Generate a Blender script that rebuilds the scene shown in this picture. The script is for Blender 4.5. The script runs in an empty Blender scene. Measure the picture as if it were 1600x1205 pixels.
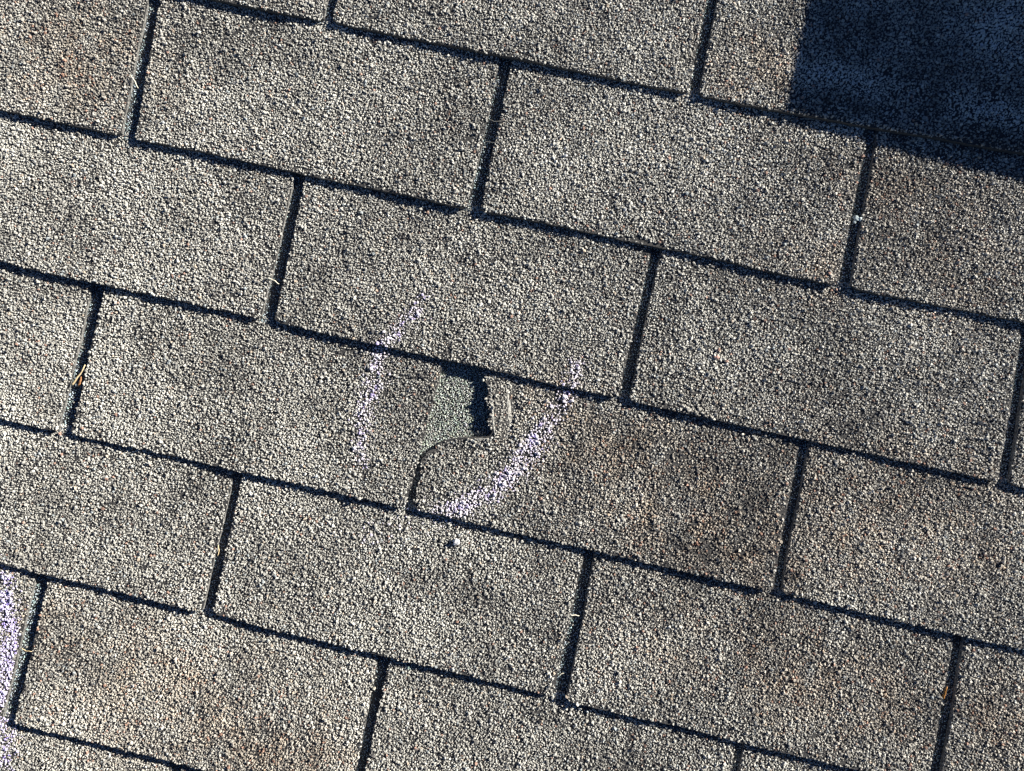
import bpy, math, random
import numpy as np
from mathutils import Matrix, Vector

random.seed(7)
rng = np.random.default_rng(7)
scene = bpy.context.scene
col = scene.collection

# ------------------------------------------------------------------ the place
# Everything is laid out in the roof's own coordinates (u along the courses,
# v up the slope, w out of the roof), then carried up by ROOF: a 22 degree
# pitch, a storey above the ground.
PITCH = math.radians(22.0)
ROOF = Matrix.Translation((0, 0, 4.0)) @ Matrix.Rotation(PITCH, 4, 'X')

# ------------------------------------------------------------------ camera
W_, H_ = 1600.0, 1205.0
FEQ = 26.0
FPX = FEQ / 36.0 * W_
Z0 = 0.003                                   # height of the tab tops above the roof plane
CAM_R = (Matrix.Rotation(math.radians(12.264), 3, 'Z')
         @ Matrix.Rotation(math.radians(3.023), 3, 'Y')
         @ Matrix.Rotation(math.radians(-0.426), 3, 'X'))
CAM_P = CAM_R @ Vector((0, 0, 0.6122)) + Vector((0, 0, Z0))
cam = bpy.data.cameras.new('camera')
cam.sensor_width = 36.0
cam.lens = FEQ
cam.clip_start = 0.01
cam.clip_end = 3000.0
cam_o = bpy.data.objects.new('camera', cam)
cam_o.matrix_world = ROOF @ Matrix.Translation(CAM_P) @ CAM_R.to_4x4()
col.objects.link(cam_o)
scene.camera = cam_o

_R = np.array(CAM_R)
_P = np.array(CAM_P)


def at(px, py, z=Z0):
    """roof point seen at a pixel of the photograph, at height z over the roof plane"""
    d = _R @ np.array([(px - W_ / 2) / FPX, -(py - H_ / 2) / FPX, -1.0])
    t = (z - _P[2]) / d[2]
    p = _P + d * t
    return p[0], p[1]


# ------------------------------------------------------------------ light
SUN_EL = math.radians(19.5)                  # above the roof plane
SUN_AZ = math.radians(36.5)                  # from +u towards +v
s_roof = Vector((math.cos(SUN_EL) * math.cos(SUN_AZ),
                 math.cos(SUN_EL) * math.sin(SUN_AZ), math.sin(SUN_EL)))
s_dir = (ROOF.to_3x3() @ s_roof).normalized()
world = bpy.data.worlds.new('World')
scene.world = world
world.use_nodes = True
wn = world.node_tree
wn.nodes.clear()
sky = wn.nodes.new('ShaderNodeTexSky')
sky.sky_type = 'NISHITA'
sky.sun_disc = False
sky.sun_elevation = math.asin(s_dir.z)
sky.sun_rotation = math.atan2(s_dir.x, s_dir.y)
sky.altitude = 1500
sky.air_density = 0.34
sky.dust_density = 0.0
sky.ozone_density = 7.0
bg = wn.nodes.new('ShaderNodeBackground')
bg.inputs['Strength'].default_value = 0.05
wo = wn.nodes.new('ShaderNodeOutputWorld')
wn.links.new(sky.outputs[0], bg.inputs[0])
wn.links.new(bg.outputs[0], wo.inputs[0])

sun = bpy.data.lights.new('sun', 'SUN')
sun.energy = 5.0
sun.angle = math.radians(0.5)
sun.color = (1.0, 0.945, 0.835)
sun_o = bpy.data.objects.new('sun', sun)
sun_o.rotation_euler = s_dir.to_track_quat('Z', 'Y').to_euler()
sun_o.location = (3, 3, 9)
col.objects.link(sun_o)

vs = scene.view_settings
vs.view_transform = 'Standard'
vs.look = 'None'
vs.exposure = 0.98
vs.gamma = 1.0
vs.use_curve_mapping = False
scene.cycles.filter_width = 1.35
scene.cycles.max_bounces = 4
scene.cycles.diffuse_bounces = 2
scene.cycles.glossy_bounces = 2


# ------------------------------------------------------------------ helpers
def nodes_of(name):
    m = bpy.data.materials.new(name)
    m.use_nodes = True
    nt = m.node_tree
    return m, nt, nt.nodes['Principled BSDF']


def N(nt, kind, **kw):
    n = nt.nodes.new(kind)
    for k, v in kw.items():
        setattr(n, k, v)
    return n


def ramp(nt, stops):
    r = nt.nodes.new('ShaderNodeValToRGB')
    el = r.color_ramp.elements
    while len(el) < len(stops):
        el.new(0.5)
    for e, (p, c) in zip(el, stops):
        e.position = p
        e.color = (*c, 1)
    return r


def mesh_obj(name, verts, faces, mat, parent=None, smooth=False):
    me = bpy.data.meshes.new(name)
    me.from_pydata([tuple(v) for v in verts], [], faces)
    me.materials.append(mat)
    if smooth:
        me.polygons.foreach_set('use_smooth', [True] * len(me.polygons))
    me.update()
    o = bpy.data.objects.new(name, me)
    col.objects.link(o)
    if parent is not None:
        o.parent = parent
    return o


def on_roof(o, u=0.0, v=0.0, w=0.0):
    o.matrix_world = ROOF @ Matrix.Translation((u, v, w))


def tag(o, label, cat, group=None):
    o['label'] = label
    o['category'] = cat
    if group:
        o['group'] = group


class Noise:
    """smooth value noise on a lattice, numpy"""
    def __init__(self, seed):
        r = np.random.default_rng(seed)
        self.g = r.uniform(-1, 1, (64, 64))

    def __call__(self, u, v, wave):
        x = np.asarray(u) / wave
        y = np.asarray(v) / wave
        xi = np.floor(x).astype(int)
        yi = np.floor(y).astype(int)
        fx = x - xi
        fy = y - yi
        fx = fx * fx * (3 - 2 * fx)
        fy = fy * fy * (3 - 2 * fy)
        g = self.g
        a = g[xi % 64, yi % 64]
        b = g[(xi + 1) % 64, yi % 64]
        c = g[xi % 64, (yi + 1) % 64]
        d = g[(xi + 1) % 64, (yi + 1) % 64]
        return (a * (1 - fx) + b * fx) * (1 - fy) + (c * (1 - fx) + d * fx) * fy


n_stain, n_fine, n_tint, n_edge, n_wave = (Noise(s) for s in (1, 2, 3, 4, 5))


def sstep(a, b, x):
    t = np.clip((x - a) / (b - a), 0, 1)
    return t * t * (3 - 2 * t)


# ------------------------------------------------------------------ materials
# asphalt body of a shingle: dark, dusty, pitted
M_ASPHALT, nt, b = nodes_of('asphalt')
tc = N(nt, 'ShaderNodeTexCoord')
n1 = N(nt, 'ShaderNodeTexNoise')
n1.inputs['Scale'].default_value = 900
n1.inputs['Detail'].default_value = 6
nt.links.new(tc.outputs['Object'], n1.inputs['Vector'])
r = ramp(nt, [(0.3, (0.030, 0.030, 0.032)), (0.7, (0.085, 0.083, 0.083))])
nt.links.new(n1.outputs['Fac'], r.inputs[0])
nt.links.new(r.outputs[0], b.inputs['Base Color'])
b.inputs['Roughness'].default_value = 0.85
bp = N(nt, 'ShaderNodeBump')
bp.inputs['Distance'].default_value = 0.0006
bp.inputs['Strength'].default_value = 0.8
nt.links.new(n1.outputs['Fac'], bp.inputs['Height'])
nt.links.new(bp.outputs[0], b.inputs['Normal'])

# cut edge of a shingle: mineral filler, paler and dusty
M_EDGE, nt, b = nodes_of('cut_edge')
tc = N(nt, 'ShaderNodeTexCoord')
n1 = N(nt, 'ShaderNodeTexNoise')
n1.inputs['Scale'].default_value = 600
n1.inputs['Detail'].default_value = 5
nt.links.new(tc.outputs['Object'], n1.inputs['Vector'])
r = ramp(nt, [(0.35, (0.05, 0.05, 0.05)), (0.62, (0.27, 0.265, 0.255))])
nt.links.new(n1.outputs['Fac'], r.inputs[0])
nt.links.new(r.outputs[0], b.inputs['Base Color'])
b.inputs['Roughness'].default_value = 0.9
bp = N(nt, 'ShaderNodeBump')
bp.inputs['Distance'].default_value = 0.0005
nt.links.new(n1.outputs['Fac'], bp.inputs['Height'])
nt.links.new(bp.outputs[0], b.inputs['Normal'])

# ceramic coated mineral granules: each carries its own colour
M_GRAN, nt, b = nodes_of('mineral_granule')
ga = N(nt, 'ShaderNodeAttribute', attribute_type='GEOMETRY', attribute_name='granule_colour')
gn = N(nt, 'ShaderNodeTexNoise')
gn.inputs['Scale'].default_value = 1500
gn.inputs['Detail'].default_value = 3
gtc = N(nt, 'ShaderNodeTexCoord')
nt.links.new(gtc.outputs['Object'], gn.inputs['Vector'])
gm = N(nt, 'ShaderNodeMix', data_type='RGBA', blend_type='MULTIPLY')
gm.inputs['Factor'].default_value = 0.5
nt.links.new(ga.outputs['Color'], gm.inputs['A'])
gr = ramp(nt, [(0.3, (0.6, 0.6, 0.6)), (0.7, (1.15, 1.15, 1.15))])
nt.links.new(gn.outputs['Fac'], gr.inputs[0])
nt.links.new(gr.outputs[0], gm.inputs['B'])
nt.links.new(gm.outputs['Result'], b.inputs['Base Color'])
b.inputs['Roughness'].default_value = 0.62
b.inputs['Specular IOR Level'].default_value = 0.45


def plain(name, colour, rough=0.7, var=0.25, scale=400):
    m, nt, b = nodes_of(name)
    tc = N(nt, 'ShaderNodeTexCoord')
    n = N(nt, 'ShaderNodeTexNoise')
    n.inputs['Scale'].default_value = scale
    n.inputs['Detail'].default_value = 4
    nt.links.new(tc.outputs['Object'], n.inputs['Vector'])
    lo = tuple(c * (1 - var) for c in colour)
    hi = tuple(min(1, c * (1 + var)) for c in colour)
    r = ramp(nt, [(0.3, lo), (0.7, hi)])
    nt.links.new(n.outputs['Fac'], r.inputs[0])
    nt.links.new(r.outputs[0], b.inputs['Base Color'])
    b.inputs['Roughness'].default_value = rough
    return m


M_STRAW = plain('dry_straw', (0.72, 0.57, 0.34), 0.55)
M_PALE = plain('bleached_straw', (0.74, 0.70, 0.58), 0.6)
M_LEAF = plain('orange_leaf', (0.42, 0.19, 0.04), 0.6)
M_TWIG = plain('brown_bud', (0.36, 0.17, 0.07), 0.7)
M_PEBBLE = plain('pale_grit', (0.46, 0.55, 0.58), 0.6)
M_LICHEN = plain('green_grey_grit', (0.34, 0.46, 0.42), 0.7)
M_PINK = plain('pink_chip', (0.66, 0.40, 0.34), 0.6)
M_FIBRE = plain('grey_fibre', (0.30, 0.29, 0.26), 0.6)
M_METAL = plain('painted_metal', (0.10, 0.09, 0.08), 0.45, 0.1, 30)

# chalk: lavender, paler where it lies thick
M_CHALK, nt, b = nodes_of('lavender_chalk')
tc = N(nt, 'ShaderNodeTexCoord')
n1 = N(nt, 'ShaderNodeTexNoise')
n1.inputs['Scale'].default_value = 160
n1.inputs['Detail'].default_value = 4
nt.links.new(tc.outputs['Object'], n1.inputs['Vector'])
r = ramp(nt, [(0.36, (0.62, 0.54, 0.90)), (0.47, (0.86, 0.81, 0.90))])
nt.links.new(n1.outputs['Fac'], r.inputs[0])
nt.links.new(r.outputs[0], b.inputs['Base Color'])
b.inputs['Roughness'].default_value = 0.95

M_CHALK_DEEP = M_CHALK.copy()
M_CHALK_DEEP.name = 'violet_chalk'
_e = [n for n in M_CHALK_DEEP.node_tree.nodes if n.type == 'VALTORGB'][0].color_ramp.elements
_e[0].color = (0.42, 0.34, 0.86, 1)
_e[1].color = (0.74, 0.68, 0.93, 1)

# the roof beyond the shingles that can be told apart
M_FAR, nt, b = nodes_of('far_shingles')
tc = N(nt, 'ShaderNodeTexCoord')
mp = N(nt, 'ShaderNodeMapping')
mp.inputs['Location'].default_value = (0.211 + 0.1524, 0.1187, 0)
nt.links.new(tc.outputs['Object'], mp.inputs['Vector'])
bt = N(nt, 'ShaderNodeTexBrick')
bt.inputs['Scale'].default_value = 1.0
bt.inputs['Brick Width'].default_value = 0.3048
bt.inputs['Row Height'].default_value = 0.1276
bt.inputs['Mortar Size'].default_value = 0.004
bt.inputs['Color1'].default_value = (0.30, 0.29, 0.28, 1)
bt.inputs['Color2'].default_value = (0.36, 0.35, 0.33, 1)
bt.inputs['Mortar'].default_value = (0.03, 0.03, 0.03, 1)
nt.links.new(mp.outputs[0], bt.inputs['Vector'])
n1 = N(nt, 'ShaderNodeTexNoise')
n1.inputs['Scale'].default_value = 380
n1.inputs['Detail'].default_value = 3
nt.links.new(tc.outputs['Object'], n1.inputs['Vector'])
mx = N(nt, 'ShaderNodeMix', data_type='RGBA', blend_type='MULTIPLY')
mx.inputs['Factor'].default_value = 1.0
rr = ramp(nt, [(0.35, (0.35, 0.35, 0.35)), (0.65, (1.2, 1.2, 1.2))])
nt.links.new(n1.outputs['Fac'], rr.inputs[0])
nt.links.new(bt.outputs['Color'], mx.inputs['A'])
nt.links.new(rr.outputs[0], mx.inputs['B'])
nt.links.new(mx.outputs['Result'], b.inputs['Base Color'])
b.inputs['Roughness'].default_value = 0.85
bp = N(nt, 'ShaderNodeBump')
bp.inputs['Distance'].default_value = 0.0015
nt.links.new(n1.outputs['Fac'], bp.inputs['Height'])
nt.links.new(bp.outputs[0], b.inputs['Normal'])

M_GROUND = plain('lawn', (0.05, 0.08, 0.03), 0.9, 0.4, 2.0)

# ------------------------------------------------------------------ ground
g = mesh_obj('ground', [(-800, -800, 0), (800, -800, 0), (800, 800, 0), (-800, 800, 0)], [(0, 1, 2, 3)], M_GROUND)
g['kind'] = 'structure'

# ------------------------------------------------------------------ layout of the courses
T = 0.0041            # height of one layer of shingle
TS = 0.0036           # thickness of a slab
EXP = 0.127           # exposure
# lower edge of each course and the cutouts, read off the photograph (pixels)
C = {0: [(340, 3), (425, 20), (486, 32), (530, 36), (632, 58), (782, 85), (904, 112), (1057, 145), (1087, 150), (1162, 167), (1250, 182), (1362, 202), (1475, 217), (1600, 240)],
     1: [(0, 173), (85, 189), (167, 209), (218, 219), (306, 236), (459, 269), (530, 286), (632, 304), (714, 327), (761, 332), (870, 350), (972, 374), (1060, 393), (1128, 408), (1230, 434), (1295, 444), (1332, 451), (1434, 473), (1598, 502)],
     2: [(0, 407), (68, 427), (143, 442), (272, 470), (395, 497), (429, 502), (540, 528), (666, 555), (741, 570), (836, 594), (952, 619), (979, 625), (1060, 643), (1162, 667), (1250, 686), (1400, 718), (1536, 749), (1600, 762)],
     3: [(0, 653), (80, 674), (112, 681), (238, 703), (367, 735), (530, 771), (618, 793), (656, 796), (802, 834), (914, 856), (1060, 890), (1189, 921), (1220, 924), (1366, 963), (1492, 992), (1600, 1013)],
     4: [(0, 880), (58, 897), (204, 928), (303, 955), (333, 957), (442, 989), (530, 1008), (608, 1026), (734, 1054), (860, 1088), (887, 1094), (972, 1117), (1060, 1135), (1155, 1161), (1230, 1176), (1349, 1203)],
     5: [(24, 1130), (170, 1164), (289, 1196)]}
S = {0: [(510, 526, 0, 507, 521, 34), (1106, 1119, 0, 1074, 1092, 150)],
     1: [(231, 247, 0, 191, 211, 218), (783, 800, 90, 731, 751, 330), (1358, 1371, 211, 1307, 1329, 448)],
     2: [(461, 475, 277, 410, 430, 502), (1017, 1032, 396, 966, 983, 623), (1602, 1618, 510, 1557, 1576, 754)],
     3: [(143, 162, 447, 95, 112, 678), (690, 704, 575, 635, 652, 796), (1252, 1268, 689, 1206, 1220, 923)],
     4: [(366, 379, 736, 318, 332, 957), (915, 931, 861, 863, 886, 1092), (1494, 1511, 996, 1453, 1473, 1203)],
     5: [(56, 73, 900, 7, 24, 1130), (591, 608, 1026, 559, 571, 1203), (1152, 1165, 1162, 1145, 1162, 1203)]}
KMIN, KMAX = -6, 10
V_MEAN = {k: 0.0087 + EXP * 1.005 * (2 - k) for k in range(KMIN - 2, KMAX + 2)}
LOWER = {}
for k in range(KMIN - 2, KMAX + 2):
    if k in C:
        q = np.array([at(*p) for p in C[k]])
        V_MEAN[k] = float(q[:, 1].mean())
        LOWER[k] = q[np.argsort(q[:, 0])]


def v_low(k, u):
    u = np.asarray(u, float)
    wob = 0.0004 * n_edge(u + 3.1 * k, 0.7 * k, 0.04) + 0.0004 * n_edge(u + 1.7 * k, 5.0 + k, 0.0065) + 0.0003 * n_edge(u + 0.7 * k, 2.0 + k, 0.0028)
    if k in LOWER:
        q = LOWER[k]
        f = np.polyfit(q[:, 0], q[:, 1], 2 if len(q) > 5 else 1)
        ub = np.clip(u, q[0, 0], q[-1, 0])
        return np.polyval(f, ub) + 0.45 * np.interp(ub, q[:, 0], q[:, 1] - np.polyval(f, q[:, 0])) + wob
    return V_MEAN[k] + 0.0012 * n_edge(u, 9.0 + k, 0.16) + wob


# cutouts of a course: left and right side at the top and at the bottom
SLOTS = {}
for k in range(KMIN - 1, KMAX + 1):
    base = -0.2110 if k % 2 == 0 else -0.3645
    row = {}
    for i in range(-5, 8):
        c = base + 0.3048 * i
        j = 0.001 * math.sin(12.9 * i + 7.1 * k)
        row[i] = [c + j - 0.0045, c + j + 0.0045, c - j - 0.0045, c - j + 0.0045]
    for s in S.get(k, []):
        e = [at(s[0], s[2])[0], at(s[1], s[2])[0], at(s[3], s[5])[0], at(s[4], s[5])[0]]
        for j in (0, 2):                      # the sunlit cut face of the left tab shows beside the dark slot
            e[j] -= 0.0024 * max(0.0, CAM_P.x - e[j]) / CAM_P.z
        i = round(((e[0] + e[1]) / 2 - base) / 0.3048)
        row[i] = e
    SLOTS[k] = row

# the torn corner of the tab right of the middle cutout (course 3)
TORN_K, TORN_I = 3, 1
_n = [at(*p) for p in [(647, 800), (658, 724), (664, 716), (665, 711), (676, 704), (678, 699), (690, 694), (694, 690.5), (712, 688.5), (722, 687), (748, 685.8), (766, 684),
                       (769, 676), (763, 662), (767, 645), (760, 628), (763, 612), (756, 594), (752, 570)]]
TORN_EDGE = np.array(_n)


def slot_side(k, i, side, v):
    """u of the left (0) or right (1) side of cutout i of course k at v"""
    e = SLOTS[k][i]
    vb, vt = V_MEAN[k], V_MEAN[k - 1]
    t = (np.asarray(v, float) - vb) / (vt - vb)
    u = e[2 + side] + (e[side] - e[2 + side]) * t
    u = u + 0.0006 * n_edge(v, 3.0 * i + k + 20 * side, 0.03) + 0.00035 * n_edge(v, 7.0 * i + k + 3 * side, 0.006)
    if k == TORN_K and i == TORN_I and side == 1:
        q = TORN_EDGE
        o = np.argsort(q[:, 1])
        u = np.interp(v, q[o, 1], q[o, 0]) + 0.0012 * n_edge(v, 2.0, 0.005) + 0.0008 * n_edge(v, 4.0, 0.0017)
    return u


def w_top(k, u, v, seed):
    """height of the top of the shingle of course k over the roof plane"""
    u = np.asarray(u, float)
    v = np.asarray(v, float)
    w = T * (1 - (v - V_MEAN[k]) / EXP)
    w = w + 0.00060 * n_wave(u + 0.37 * seed, v + 0.11 * seed, 0.055) + 0.00030 * n_wave(u + 0.9 * seed, v, 0.024)
    w = w + 0.00016 * n_wave(u + 2.0, v + 0.3 * seed, 0.0095)
    # tabs lift off the course below by differing amounts towards their lower edge
    w = w + 0.0003 * (1 + n_edge(u + 0.61 * seed, 0.3 * k, 0.09)) * np.clip(1 - (v - V_MEAN[k]) / 0.05, 0, 1.2)
    if k == TORN_K and seed == TORN_I + 10 * TORN_K + 100:
        # the tab lifts along its torn edge, with a crease behind it
        ue, vt0 = at(766, 640)
        v0, v1 = at(768, 690)[1], at(757, 580)[1]
        span = sstep(v0 - 0.010, v0 + 0.012, v)
        d = u - ue
        span = span * (1 - 0.85 * sstep(v1 - 0.020, v1 - 0.002, v))
        w = w + span * 0.0034 * (1 - sstep(0.0, 0.021, d))
        w = w - span * 0.0010 * np.exp(-((d - 0.0195) / 0.003) ** 2)
        # beaten down corner below the tear
        dd = (u - at(690, 700)[0]) ** 2 + (v - at(690, 700)[1]) ** 2
        w = w - 0.0010 * np.exp(-dd / 0.010 ** 2)
    if k == TORN_K + 1:
        # the layer under the tear has swollen a little
        cu, cv = at(715, 635)
        w = w + 0.0011 * np.exp(-((u - cu) / 0.028) ** 2 - ((v - cv) / 0.03) ** 2)
    return w


# ------------------------------------------------------------------ granules
# a granule is a small irregular block: three corners on top, three spread wider at its foot, sunk in the asphalt
_TRI = np.array([(0, 1, 2), (0, 3, 1), (1, 3, 4), (1, 4, 2), (2, 4, 5), (2, 5, 0), (0, 5, 3)])


def granule_object(parent, pts, rad, colour, r):
    n = len(pts)
    me = bpy.data.meshes.new('granules')
    a0 = r.uniform(0, 2 * math.pi, n)
    co = np.empty((n, 6, 3))
    for j in range(6):
        top = j < 3
        an = a0 + (2 * math.pi / 3) * (j % 3) + (0 if top else math.pi / 3) + r.normal(0, .22, n)
        rr_ = rad * (r.uniform(.50, .95, n) if top else r.uniform(.95, 1.25, n))
        co[:, j, 0] = pts[:, 0] + rr_ * np.cos(an)
        co[:, j, 1] = pts[:, 1] + rr_ * np.sin(an)
        co[:, j, 2] = pts[:, 2] + rad * (r.uniform(.38, 1.02, n) if top else r.uniform(-.75, -.25, n))
    # top ring runs 0,1,2 anticlockwise; foot corner 3 sits between 0 and 1
    idx = (_TRI[None] + 6 * np.arange(n)[:, None, None]).reshape(-1)
    nf = n * 7
    me.vertices.add(n * 6)
    me.vertices.foreach_set('co', co.astype(np.float32).ravel())
    me.loops.add(nf * 3)
    me.loops.foreach_set('vertex_index', idx.astype(np.int32))
    me.polygons.add(nf)
    me.polygons.foreach_set('loop_start', (3 * np.arange(nf)).astype(np.int32))
    a = me.attributes.new('granule_colour', 'FLOAT_COLOR', 'POINT')
    c4 = np.repeat(np.concatenate([colour, np.ones((n, 1))], 1), 6, axis=0)
    a.data.foreach_set('color', c4.astype(np.float32).ravel())
    me.materials.append(M_GRAN)
    me.update(calc_edges=True)
    me.shade_flat()
    o = bpy.data.objects.new('granules', me)
    col.objects.link(o)
    o.parent = parent
    o['kind'] = 'stuff'
    return o


def framed(u, v, extra):
    """how far outside the photograph's frame a roof point lies, in pixels (negative inside)"""
    q = np.stack([u, v, np.full_like(u, Z0)], -1) - _P
    q = q @ _R
    x = W_ / 2 - FPX * q[..., 0] / q[..., 2]
    y = H_ / 2 + FPX * q[..., 1] / q[..., 2]
    return np.maximum(np.maximum(-x, x - W_), np.maximum(-y, y - H_)) - extra


# ------------------------------------------------------------------ what the granules show: blends, wear, stains, some painted shade
def blob(u, v, px, py, rx, ry, ang=-12.0):
    cu, cv = at(px, py)
    mm = 0.53e-3
    a = math.radians(0.0)
    return np.exp(-(((u - cu) / (rx * mm)) ** 2 + ((v - cv) / (ry * mm)) ** 2))


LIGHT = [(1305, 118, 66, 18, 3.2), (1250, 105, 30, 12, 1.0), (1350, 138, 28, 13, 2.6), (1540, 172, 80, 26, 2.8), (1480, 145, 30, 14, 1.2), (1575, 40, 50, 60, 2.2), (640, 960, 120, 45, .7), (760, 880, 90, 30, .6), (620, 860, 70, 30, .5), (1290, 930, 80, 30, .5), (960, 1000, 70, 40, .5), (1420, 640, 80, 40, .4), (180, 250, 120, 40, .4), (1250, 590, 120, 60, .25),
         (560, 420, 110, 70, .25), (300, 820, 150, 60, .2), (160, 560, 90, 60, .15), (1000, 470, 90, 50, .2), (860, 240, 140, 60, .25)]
DARK = [(1120, 560, 80, 30, .0), (1190, 760, 70, 110, .75), (1100, 850, 120, 55, .7), (1000, 700, 90, 60, .35), (1330, 1010, 150, 60, .45), (1200, 1000, 110, 50, .4), (1390, 1110, 110, 60, .4), (1440, 130, 60, 70, .9), (1340, 50, 90, 40, .7), (1350, 178, 130, 22, .9), (1530, 220, 90, 18, .7),  # dark blotches at upper right also paint the vent's shade into the granules
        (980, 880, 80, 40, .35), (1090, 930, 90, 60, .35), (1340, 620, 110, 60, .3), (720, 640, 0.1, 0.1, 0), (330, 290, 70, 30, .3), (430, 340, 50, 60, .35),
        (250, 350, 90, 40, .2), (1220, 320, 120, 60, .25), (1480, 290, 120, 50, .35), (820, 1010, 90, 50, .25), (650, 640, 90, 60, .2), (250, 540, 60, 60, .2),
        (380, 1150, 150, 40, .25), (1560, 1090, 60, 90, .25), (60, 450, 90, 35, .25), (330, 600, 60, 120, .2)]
BROWN = [(980, 720, 160, 80, .6), (1400, 760, 200, 90, .5), (1150, 1010, 200, 70, .5), (1480, 420, 160, 80, .4), (90, 1000, 90, 90, .4), (110, 90, 150, 100, .5), (250, 1090, 260, 110, .55), (430, 1170, 150, 60, .7), (1090, 800, 160, 90, .8), (1190, 870, 120, 60, .8), (1330, 830, 120, 90, .6),
         (1300, 1080, 200, 80, .6), (1180, 110, 90, 60, .6), (1420, 300, 130, 60, .5), (1500, 850, 120, 80, .5), (1280, 420, 90, 50, .6), (1560, 1120, 80, 80, .5), (890, 640, 90, 60, .5)]
# bare, smeared stretches of lower edge where the granules are gone
BARE = [(470, 264, 45, 5, .45), (560, 285, 70, 6, .55), (620, 302, 40, 5, .45), (1010, 380, 40, 5, .7), (1030, 1128, 40, 6, .6), (445, 500, 30, 9, .5),
        (1240, 1172, 60, 6, .6), (31, 1000, 6, 18, .6), (760, 600, 10, 6, .6), (797, 630, 5, 38, .85), (778, 640, 9, 40, .35), (720, 700, 40, 6, .4), (130, 662, 20, 5, .4), (1540, 985, 40, 6, .5)]


def field(u, v, spots):
    s = np.zeros_like(u)
    for px, py, rx, ry, a in spots:
        if a:
            s = np.maximum(s, a * blob(u, v, px, py, rx, ry))
    return s


PAL = np.array([(.58, .57, .53), (.48, .47, .435), (.35, .34, .32), (.14, .135, .135), (.43, .28, .225), (.40, .44, .46), (.56, .47, .38), (.70, .69, .64)])


def granule_colours(u, v, shade, r):
    n = len(u)
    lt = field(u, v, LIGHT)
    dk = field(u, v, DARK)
    br = field(u, v, BROWN) * np.clip(0.70 + 0.6 * n_tint(u, v, 0.016) + 0.4 * n_tint(u + 3, v, 0.006), 0, 1.4)
    mott = 0.60 * n_stain(u, v, 0.060) + 0.50 * n_stain(u + 4, v, 0.026) + 0.45 * n_fine(u, v, 0.010) + 0.35 * n_fine(u + 1, v + 3, 0.0048)
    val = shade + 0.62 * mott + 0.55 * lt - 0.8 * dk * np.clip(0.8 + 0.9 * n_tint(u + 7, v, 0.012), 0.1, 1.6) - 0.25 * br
    p = np.stack([0.44 + 0.30 * val, np.full(n, 0.28), 0.13 - 0.14 * val, 0.04 - 0.14 * val,
                  0.012 + 0.075 * br, 0.03 - 0.02 * br, 0.015 + 0.035 * br, 0.06 + 0.10 * val], 1)
    p = np.clip(p, 0.004, None)
    p /= p.sum(1, keepdims=True)
    pick = (r.random(n)[:, None] > np.cumsum(p, 1)).sum(1).clip(0, len(PAL) - 1)
    c = PAL[pick] * (0.86 + 0.28 * r.random((n, 1)))
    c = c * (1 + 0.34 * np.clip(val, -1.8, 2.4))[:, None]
    warm = np.array([1.06, 0.94, 0.84])
    c = c * (1 + br[:, None] * (warm - 1) * 1.2)
    return np.clip(c, 0.01, 0.85)


# chalk strokes: polyline in pixels, half width in pixels, how thickly it lies
CHALK = {
    'left': [([(660, 470), (648, 492), (628, 508), (612, 524), (600, 538)], 9, .75),
             ([(592, 556), (588, 585), (576, 625), (568, 655)], 13, .70), ([(572, 640), (566, 670), (563, 692), (566, 722)], 9, .62)],
    'right': [([(903, 566), (895, 600)], 9, .75), ([(884, 616), (866, 645), (846, 676), (832, 700)], 12, .75),
              ([(838, 690), (812, 728), (792, 748), (764, 768), (728, 788), (690, 802)], 14, .85), ([(650, 812), (610, 828), (575, 846)], 22, .07)],
    'corner': [([(2, 905), (10, 950), (10, 1000), (2, 1060), (-8, 1130)], 14, .85), ([(20, 970), (24, 1000), (16, 1050), (6, 1100)], 7, .7),
               ([(-20, 930), (-20, 1130)], 16, .9), ([(12, 1140), (8, 1175), (0, 1215)], 12, .5)],
}
STROKES = []
for nm, segs in CHALK.items():
    for pts, hw, dens in segs:
        q = np.array([at(*p) for p in pts])
        STROKES.append((nm, q, hw * 0.53e-3, dens * {'left': 1.05, 'right': 1.22, 'corner': 1.2}[nm]))
chalk_bits = {k: [] for k in CHALK}


def seg_dist(u, v, q):
    best = np.full(len(u), 1e9)
    for a, b2 in zip(q[:-1], q[1:]):
        d = b2 - a
        L = (d ** 2).sum()
        t = np.clip(((u - a[0]) * d[0] + (v - a[1]) * d[1]) / L, 0, 1)
        best = np.minimum(best, np.hypot(u - a[0] - t * d[0], v - a[1] - t * d[1]))
    return best


# ------------------------------------------------------------------ roof
SP = 0.00145          # granule spacing
roof = mesh_obj('roof', [(-4, -3, -0.0135), (4, -3, -0.0135), (4, 3, -0.0135), (-4, 3, -0.0135),
                         (-4, -3, -0.035), (4, -3, -0.035), (4, 3, -0.035), (-4, 3, -0.035)],
                [(0, 1, 2, 3), (7, 6, 5, 4), (0, 4, 5, 1), (1, 5, 6, 2), (2, 6, 7, 3), (3, 7, 4, 0)], M_FAR)
roof['kind'] = 'structure'
on_roof(roof)

TAB_SHADE = {(1, -1): -.15, (0, 1): .0, (1, 0): .05, (1, 1): .15, (2, 0): .05, (2, 1): .15, (2, 2): .05, (3, 0): .0, (3, 1): -.05, (3, 2): .0}


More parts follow.
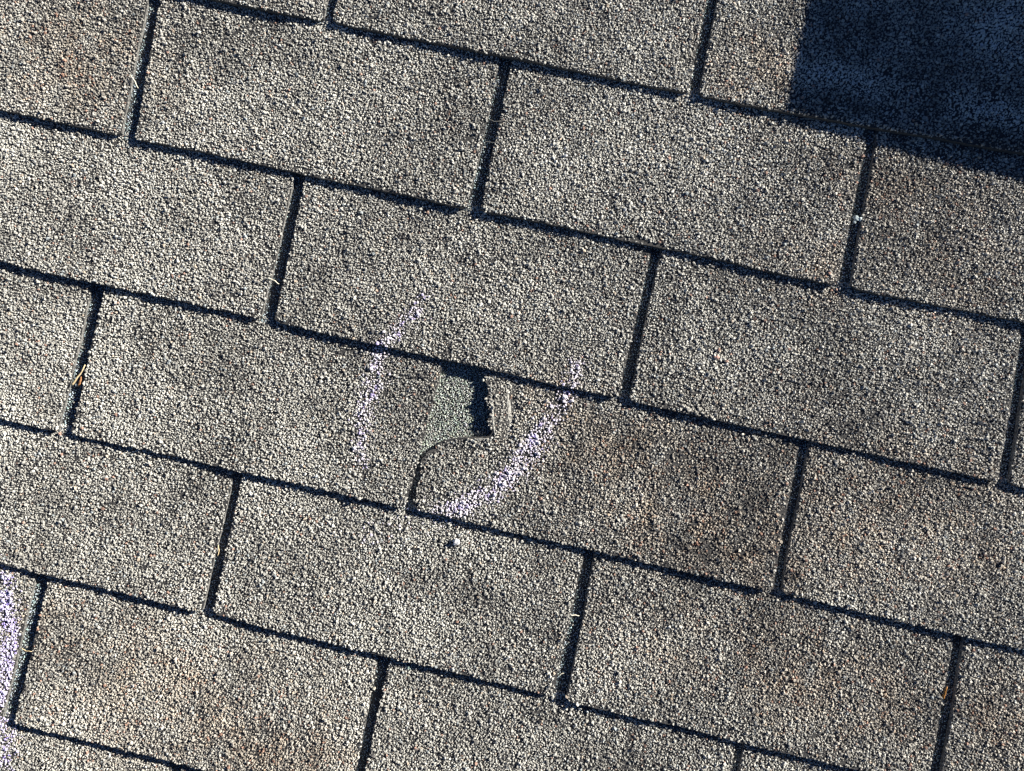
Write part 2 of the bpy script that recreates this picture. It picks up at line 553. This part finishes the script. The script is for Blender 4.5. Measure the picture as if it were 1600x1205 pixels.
def make_shingle(k, i):
    """the tab between cutout i and cutout i+1 of course k, with its headlap running up under the course above"""
    r = np.random.default_rng(1000 + 31 * k + i)
    seed = i + 10 * k + 100
    vb, vt = V_MEAN[k], V_MEAN[k - 1]
    u0 = SLOTS[k][i][2] * .5 + SLOTS[k][i][3] * .5
    u1 = SLOTS[k][i + 1][2] * .5 + SLOTS[k][i + 1][3] * .5
    # --- slab: a grid whose rim follows the cut edges
    rows = list(np.linspace(0, 1, 30)) if not (k == TORN_K and i == TORN_I) else \
        sorted(set(list(np.linspace(0, 1, 40)) + [(q[1] - vb) / (vt - vb) for q in TORN_EDGE if vb < q[1] < vt]))
    nu = 64
    P = []
    sj = np.arange(nu + 1) / nu
    for t in rows + [1.03, 1.031, 1.5, 2.1]:
        vv = vb + t * (vt - vb)
        if t <= 1.03:
            a = float(slot_side(k, i, 1, vv))
            c = float(slot_side(k, i + 1, 0, vv))
            uu = a + (c - a) * sj
            e = np.minimum(uu - a, c - uu)
            low = v_low(k, uu) + 0.0022 * np.clip(1 - e / 0.004, 0, 1) ** 2     # corners worn round
            vv = low + t * (vt - low)
        else:
            uu = u0 + 0.0004 + (u1 - u0 - 0.0008) * sj
            vv = np.full(nu + 1, vv)
        P.append(np.column_stack([uu, vv]))
    P = np.concatenate(P)
    nr = len(rows) + 4
    w = w_top(k, P[:, 0], P[:, 1], seed)
    top = np.column_stack([P, w])
    m = nu + 1
    faces = []
    for a in range(nr - 1):
        for j in range(nu):
            faces.append((a * m + j, a * m + j + 1, (a + 1) * m + j + 1, (a + 1) * m + j))
    rim = [j for j in range(m)] + [a * m + nu for a in range(1, nr)] + [(nr - 1) * m + j for j in range(nu - 1, -1, -1)] + [a * m for a in range(nr - 2, 0, -1)]
    nt_ = len(top)
    low = []
    cu = P.mean(0)
    for q in rim:
        p = top[q].copy()
        p[2] -= TS
        # the cut slants outwards a little
        if q < m:
            p[1] -= 0.0005
        if q % m == 0:
            p[0] -= 0.0004
        elif q % m == nu:
            p[0] -= 0.0009 * r.random()
        low.append(p)
    verts = np.vstack([top, np.array(low)])
    n_top = len(faces)
    L = len(rim)
    for a in range(L):
        c = (a + 1) % L
        faces.append((rim[c], rim[a], nt_ + a, nt_ + c))
    o = mesh_obj('shingle', verts, faces, M_ASPHALT, roof)
    o.data.materials.append(M_EDGE)
    idx = np.zeros(len(o.data.polygons), dtype=np.int32)
    idx[n_top + nu:n_top + nu + nr - 1] = 1
    idx[n_top + L - nr + 1:] = 1
    o.data.polygons.foreach_set('material_index', idx)

    # --- granules on the exposed tab, and on the headlap where a cutout above lays it open
    parts = []
    lo_u, hi_u = u0 - 0.008, u1 + 0.008
    if k == TORN_K:
        lo_u -= 0.01
    nx, ny = int((hi_u - lo_u) / SP), int((vt + 0.006 - vb + 0.004) / (SP * .9))
    gx, gy = np.meshgrid(np.arange(nx), np.arange(ny))
    u = lo_u + (gx + 0.5 * (gy % 2)).ravel() * SP + r.normal(0, .34, nx * ny) * SP
    v = vb - 0.004 + gy.ravel() * SP * .9 + r.normal(0, .34, nx * ny) * SP
    a = slot_side(k, i, 1, v)
    c = slot_side(k, i + 1, 0, v)
    e = np.minimum(u - a, c - u)
    low = v_low(k, u) + 0.0022 * np.clip(1 - e / 0.004, 0, 1) ** 2
    marg = r.uniform(-0.0002, 0.0007, len(u))
    ok = (u > a + marg) & (u < c - marg - 0.0002) & (v > low + marg) & (v < vt + 0.006)
    bare = field(u, v, BARE)
    clump = 0.6 * n_fine(u + 2, v, 0.013) + 0.6 * n_fine(u, v + 5, 0.0052) + 0.4 * n_stain(u + 9, v + 2, 0.045)
    worn = 0.05 + 0.55 * np.clip(clump - 0.22, 0, 1) + 0.35 * np.clip(field(u, v, DARK), 0, 1) * np.clip(clump + 0.35, 0, 1)  # the painted shade in DARK thins granules too
    edge_worn = (0.25 + 0.5 * np.clip(n_edge(u + k, v + 2, 0.02), 0, 1)) * np.exp(-np.minimum(e, v - low) / 0.0013)
    ok &= r.random(len(u)) > np.clip(np.clip(worn, 0, .45) + edge_worn + bare, 0, .9)
    # beyond the frame the granules thin out and grow to keep the triangle count down
    away = framed(u, v, 60) > 0
    ok &= ~away | (r.random(len(u)) < 0.45)
    u, v, away = u[ok], v[ok], away[ok]
    rad = np.clip(r.lognormal(math.log(0.00077), 0.30, len(u)), .0004, .0017) * np.where(away, 1.30, 1.0)
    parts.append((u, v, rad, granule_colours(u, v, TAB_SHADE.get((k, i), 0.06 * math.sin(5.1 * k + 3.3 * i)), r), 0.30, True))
    if k - 1 in SLOTS:
        for j in SLOTS[k - 1]:
            e4 = SLOTS[k - 1][j]
            if min(e4) < u0 + 0.006 or max(e4) > u1 - 0.006:
                continue
            wide = 0.005
            lo, hi = min(e4) - 0.005, max(e4) + 0.005
            torn = (k - 1 == TORN_K and j == TORN_I)
            if torn:
                hi = at(772, 640)[0] + 0.012
            sp = 0.00120 if torn else 0.0016
            v2 = V_MEAN[k - 2]
            nx, ny = int((hi - lo) / sp), int((v2 - vt + 0.008) / sp)
            gx, gy = np.meshgrid(np.arange(nx), np.arange(ny))
            uu = lo + gx.ravel() * sp + r.normal(0, .35, nx * ny) * sp
            vv = vt - 0.001 + gy.ravel() * sp + r.normal(0, .35, nx * ny) * sp
            rr_ = np.clip(r.lognormal(math.log(0.00062), 0.22, len(uu)), .0004, .0012)
            base = np.array([.50, .54, .50]) if torn else np.array([.42, .51, .55])
            cc = base * r.uniform(.55, 1.5, (len(uu), 1)) * r.uniform(.92, 1.08, (len(uu), 3))
            parts.append((uu, vv, rr_, cc, 0.12, False))
            m_ = 45 if torn else 26                      # loose granules washed into the opening
            ul, vl = r.uniform(lo, hi, m_), r.uniform(vt, v2, m_)
            parts.append((ul, vl, r.uniform(.0006, .0011, m_), PAL[r.integers(0, 3, m_)] * r.uniform(.7, 1.1, (m_, 1)), 0.9, False))
    U = np.concatenate([p[0] for p in parts])
    V = np.concatenate([p[1] for p in parts])
    Rr = np.concatenate([p[2] for p in parts])
    Cc = np.concatenate([p[3] for p in parts])
    lift = np.concatenate([np.full(len(p[0]), p[4]) for p in parts])
    tabs = np.concatenate([np.full(len(p[0]), p[5]) for p in parts])
    n = len(U)
    Wz = w_top(k, U, V, seed) + Rr * (lift + r.uniform(-.3, .3, n))
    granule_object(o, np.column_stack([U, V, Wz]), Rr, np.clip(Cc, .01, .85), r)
    # chalk caught by the granules the stick was dragged across
    for nm, q, hw, dens in STROKES:
        if q[:, 0].max() < u0 - .05 or q[:, 0].min() > u1 + .05:
            continue
        d = seg_dist(U, V, q)
        pr = dens * np.exp(-(d / hw) ** 2.6) * np.clip(0.90 + 0.8 * n_fine(U, V, 0.0055), 0.10, 1.1)
        hit = (r.random(n) < pr) & tabs & (d < 2 * hw)
        for ii in np.nonzero(hit)[0]:
            chalk_bits[nm].append((U[ii], V[ii], Wz[ii] + 0.55 * Rr[ii], Rr[ii] * r.uniform(.7, 1.15)))
        # dust shed to either side
        dust = (r.random(n) < 0.50 * dens * np.exp(-(d / (1.7 * hw)) ** 2)) & tabs & (d < 4 * hw)
        for ii in np.nonzero(dust)[0]:
            chalk_bits[nm].append((U[ii] + r.normal(0, .4) * Rr[ii], V[ii] + r.normal(0, .4) * Rr[ii], Wz[ii] + 0.7 * Rr[ii], Rr[ii] * r.uniform(.25, .5)))
    return o


proto = {}
rest = []
for k in range(KMIN + 1, KMAX):
    for i in range(-5, 7):
        u0, u1 = SLOTS[k][i][2], SLOTS[k][i + 1][2]
        if u1 < -1.25 or u0 > 1.25:
            continue
        gu, gv = np.meshgrid(np.linspace(u0, u1, 25), np.linspace(V_MEAN[k] - .005, V_MEAN[k - 1], 12))
        if (framed(gu.ravel(), gv.ravel(), 0) < 0).any():
            proto[(k, i)] = make_shingle(k, i)
        else:
            rest.append((k, i))
# shingles beyond the frame: copies of a whole one in view, moved along the courses
for n_, (k, i) in enumerate(rest):
    src = ((4, 0), (2, 0))[(n_ // 3) % 2] if k % 2 == 0 else ((3, 0), (1, 0), (1, 1))[n_ % 3]
    a = proto[src].copy()
    col.objects.link(a)
    a.parent = roof
    a.location = (SLOTS[k][i][3] - SLOTS[src[0]][src[1]][3], V_MEAN[k] - V_MEAN[src[0]], 0)
    for ch in proto[src].children:
        c = ch.copy()
        col.objects.link(c)
        c.parent = a

# ------------------------------------------------------------------ chalk marks
ICO = []
_f = (1 + 5 ** .5) / 2
for a_ in (-1, 1):
    for b_ in (-_f, _f):
        ICO += [(0, a_, b_), (a_, b_, 0), (b_, 0, a_)]
ICO = np.array(ICO) / math.hypot(1, _f)
_faces = []
for a_ in range(12):
    for b_ in range(a_ + 1, 12):
        for c_ in range(b_ + 1, 12):
            d3 = [np.linalg.norm(ICO[x] - ICO[y]) for x, y in ((a_, b_), (b_, c_), (a_, c_))]
            if max(d3) < 1.1:
                nrm = np.cross(ICO[b_] - ICO[a_], ICO[c_] - ICO[a_])
                _faces.append((a_, b_, c_) if np.dot(nrm, ICO[a_]) > 0 else (a_, c_, b_))


def lumps(name, bits, mat, flat=0.75):
    """irregular crumbs at roof points, one mesh with its origin at their middle"""
    bits = np.array(bits)
    o_ = bits[:, :3].mean(0)
    vv, ff = [], []
    for x in bits:
        k0 = len(vv)
        q = ICO * x[3] * rng.uniform(.7, 1.15, (12, 1)) * np.array([1.05, 1.05, flat])
        an = rng.uniform(0, 6.28)
        ca, sa = math.cos(an), math.sin(an)
        q = q @ np.array([[ca, sa, 0], [-sa, ca, 0], [0, 0, 1]])
        vv += [tuple(p) for p in (q + x[:3] - o_)]
        ff += [tuple(k0 + t for t in f3) for f3 in _faces]
    o = mesh_obj(name, vv, ff, mat)
    on_roof(o, *o_)
    return o


for nm, lab in (('left', 'broken lavender chalk stroke left of the torn tab, crossing two courses'),
                ('right', 'long curved lavender chalk stroke right of and below the torn hole'),
                ('corner', 'thick purple chalk patch on the shingle at the lower left edge')):
    tag(lumps('chalk_mark', chalk_bits[nm], M_CHALK_DEEP if nm == 'corner' else M_CHALK), lab, 'chalk mark')


# ------------------------------------------------------------------ torn glass mat laid bare along the tear
M_MAT = plain('torn_glass_mat', (0.40, 0.39, 0.36), 0.85, 0.45, 900)


def torn_sliver(pts, half, lift):
    """a ragged strip of mat through pixels, curling off the torn tab"""
    k = TORN_K
    Q = np.array([at(*p) for p in pts])
    n = 22
    t = np.linspace(0, 1, n)
    c = np.column_stack([np.interp(t, np.linspace(0, 1, len(Q)), Q[:, j]) for j in (0, 1)])
    d = np.gradient(c, axis=0)
    d /= np.linalg.norm(d, axis=1, keepdims=True)
    nrm = np.column_stack([-d[:, 1], d[:, 0]])
    taper = np.sin(np.pi * np.clip(t, .04, .96)) ** .6
    top = []
    for sgn in (-1, 0, 1):
        hw = half * taper * (1 + 0.5 * rng.uniform(-1, 1, n)) * sgn
        p = c + nrm * hw[:, None]
        w = w_top(k, p[:, 0], p[:, 1], TORN_I + 10 * k + 100) + lift * (0.5 + 0.5 * (sgn == 0) + 0.25 * rng.uniform(-1, 1, n))
        top.append(np.column_stack([p, w]))
    bot = [a_ - np.array([0, 0, 0.0007]) for a_ in top]
    V = np.concatenate(top + bot)
    F = []
    for a_, flip in ((0, 1), (1, 1), (3, 0), (4, 0)):
        for j in range(n - 1):
            q = (a_ * n + j, (a_ + 1) * n + j, (a_ + 1) * n + j + 1, a_ * n + j + 1)
            F.append(q[::-1] if flip else q)
    for j in range(n - 1):
        F.append((j, 3 * n + j, 3 * n + j + 1, j + 1)[::-1])
        F.append((2 * n + j, 5 * n + j, 5 * n + j + 1, 2 * n + j + 1))
    mesh_obj('torn_mat', V, F, M_MAT, proto[(TORN_K, TORN_I)])


torn_sliver([(771, 685), (758, 686), (742, 687), (728, 688)], .0008, .0005)
torn_sliver([(712, 690), (703, 691), (696, 694)], .0007, .0004)
torn_sliver([(767, 606), (769, 640), (773, 682)], .0012, .0006)
torn_sliver([(790, 602), (795, 632), (797, 662), (792, 684)], .0014, .0005)

# ------------------------------------------------------------------ litter caught on the roof
def on_tab(px, py, h):
    """roof point h above the tabs' top surface at a pixel"""
    z = Z0
    for _ in range(3):
        u, v = at(px, py, z)
        k = min(kk for kk in V_MEAN if V_MEAN[kk] <= v)
        z = T * (1 - (v - V_MEAN[k]) / EXP) + h
    return u, v, z


def stalk(name, pts, rad, mat, label, cat, sides=6, taper=0.55):
    """a dry stem through (px, py, height over the roof plane)"""
    P = np.array([on_tab(x, y, z) for x, y, z in pts])
    P = np.array([[np.interp(t, np.linspace(0, 1, len(P)), P[:, c]) for c in range(3)] for t in np.linspace(0, 1, 9)])
    P[1:-1] += rng.normal(0, rad * .25, P[1:-1].shape)
    o_ = P.mean(0)
    vv, ff = [], []
    for j, p in enumerate(P):
        d = P[min(j + 1, 8)] - P[max(j - 1, 0)]
        d /= np.linalg.norm(d)
        a = np.cross(d, (0, 0, 1.0))
        a /= np.linalg.norm(a) + 1e-9
        b2 = np.cross(a, d)
        rr_ = rad * (1 - (1 - taper) * j / 8) * (1 + .12 * math.sin(3 * j))
        for s in range(sides):
            an = 2 * math.pi * s / sides
            vv.append(p - o_ + rr_ * (math.cos(an) * a + .8 * math.sin(an) * b2))
    for j in range(8):
        for s in range(sides):
            t = (s + 1) % sides
            ff.append((j * sides + s, j * sides + t, (j + 1) * sides + t, (j + 1) * sides + s))
    ff.append(tuple(range(sides))[::-1])
    ff.append(tuple(8 * sides + s for s in range(sides)))
    o = mesh_obj(name, vv, ff, mat, smooth=True)
    on_roof(o, *o_)
    tag(o, label, cat)
    return o


def crumb(name, px, py, z, rad, mat, label, cat, n=1, flat=.8, spread=0.6):
    u, v, z = on_tab(px, py, z)
    bits = [(u + (rng.normal(0, rad * spread) if j else 0), v + (rng.normal(0, rad * spread) if j else 0), z + (0 if j == 0 else rng.uniform(-.3, .3) * rad), rad * (1 if j == 0 else rng.uniform(.4, .8))) for j in range(n)]
    o = lumps(name, bits, mat, flat)
    tag(o, label, cat)
    return o


stalk('straw', [(204, 118, .0022), (210, 127, .0024), (216, 138, .0016)], .00080, M_PALE, 'short curved straw bit in the cutout near the upper left corner', 'straw')
stalk('straw', [(418, 435, .0022), (428, 438, .0020), (436, 444, .0012)], .00075, M_PALE, 'short pale straw lying across the cutout left of the chalk strokes', 'straw')
stalk('straw', [(112, 602, .0006), (122, 589, .0016), (133, 570, .0026)], .0010, M_STRAW, 'tan straw stuck slantwise in the cutout near the left edge', 'straw')
stalk('bud_scale', [(123, 603, -.0014), (126, 597, -.0002), (127, 589, .0004)], .0013, M_TWIG, 'small brown bud scale beside the slanting tan straw', 'plant scrap', taper=.5)
stalk('straw', [(891, 962, .0012), (898, 961, .0012), (905, 962, .0002)], .0007, M_PALE, 'pale straw bit crossing the cutout left of the lower middle shingle', 'straw')
stalk('straw', [(873, 1056, .0004), (877, 1053, .0010), (881, 1052, .0004)], .0005, M_PALE, 'tiny pale straw near the foot of the lower middle cutout', 'straw')
stalk('straw', [(34, 1013, .0010), (40, 1017, .0010), (50, 1018, .0010)], .0005, M_STRAW, 'thin ochre straw bridging the cutout beside the purple chalk', 'straw')
stalk('straw', [(341, 852, .0004), (342, 862, .0008), (340, 869, .0002)], .0006, M_STRAW, 'tiny ochre straw upright in the cutout left of centre bottom', 'straw')
stalk('grass_fibre', [(758, 183, .0009), (772, 190, .0014), (794, 188, .0009)], .00022, M_FIBRE, 'fine grey fibre across the upper middle cutout, upper of two', 'fibre', taper=.8)
stalk('grass_fibre', [(756, 221, .0009), (772, 223, .0014), (788, 221, .0009)], .00022, M_FIBRE, 'fine grey fibre across the upper middle cutout, lower of two', 'fibre', taper=.8)
stalk('leaf_fragment', [(1473, 1091, -.0008), (1477, 1084, .0012), (1480, 1073, .0008)], .0015, M_LEAF, 'orange leaf fragment in the cutout at the lower right', 'leaf', sides=5, taper=.35)
crumb('grit', 1338, 341, -.0012, .0030, M_PEBBLE, 'pale blue grit lodged in the cutout at the upper right', 'grit', 4)
crumb('grit', 1411, 968, .0006, .0016, M_PALE, 'white speck on the course edge at the lower right', 'grit', 2)
crumb('grit', 638, 1043, .0008, .0016, M_LICHEN, 'grey green grit below the course edge at bottom centre', 'grit', 3)
crumb('grit', 584, 1076, .0006, .0015, M_PALE, 'white speck on the side of the bottom centre cutout', 'grit', 2)
crumb('chip', 1121, 558, .0012, .0017, M_PINK, 'pinkish stone chip lying on the shingle right of centre', 'chip', 2)
crumb('chalk_crumb', 714, 847, .0026, .0034, plain('white_chalk', (.86, .84, .92), .95), 'round white chalk crumb on the shingle below the torn tab', 'chalk', 2)
crumb('fibre_tuft', 755, 594, .0008, .0016, M_PALE, 'frayed white fibre tuft at the top of the torn hole', 'fibre', 7, spread=1.6)

# ------------------------------------------------------------------ roof vent up the slope: its shadow falls into the picture
def box_vent():
    cu, cv = at(1228, 186, 0.004)
    Hh = 0.095
    k = 1 / math.tan(SUN_EL)
    du, dv = math.cos(SUN_AZ) * k, math.sin(SUN_AZ) * k
    lu, lv = cu + Hh * du - 0.0175, cv + Hh * dv - 0.0055        # lower left corner of the hood's top
    wd, dp = 0.46, 0.42
    root = bpy.data.objects.new('roof_vent', None)
    col.objects.link(root)
    on_roof(root, lu + wd / 2, lv + dp / 2, 0.004)
    tag(root, 'dark metal box vent standing on the roof above the shaded corner', 'roof vent')
    x0, x1, y0, y1 = -wd / 2, wd / 2, -dp / 2, dp / 2
    sl = 0.030                                  # the hood rises a little towards one side

    def hz(x, y):
        return Hh - 0.004 + sl * (x - x0) - 0.034 * (y - y0)

    def box(name, a, b2, c, d, z0, z1f, z1g=None):
        vs_ = [(a, c, z0), (b2, c, z0), (b2, d, z0), (a, d, z0), (a, c, z1f(a, c)), (b2, c, z1f(b2, c)), (b2, d, z1f(b2, d)), (a, d, z1f(a, d))]
        return mesh_obj(name, vs_, [(3, 2, 1, 0), (4, 5, 6, 7), (0, 1, 5, 4), (1, 2, 6, 5), (2, 3, 7, 6), (3, 0, 4, 7)], M_METAL, root)
    box('flange', x0 - .012, x1 + .07, y0 - .006, y1 + .07, 0.0, lambda x, y: 0.0012)
    box('throat', x0 + .012, x1 - .012, y0 + .012, y1 - .012, 0.0014, lambda x, y: hz(x, y) - .012)
    vs_ = []
    h = box('hood', x0, x1, y0, y1, 0.040, hz)
    bv = h.modifiers.new('edge', 'BEVEL')
    bv.width = 0.002
    bv.segments = 2


box_vent()
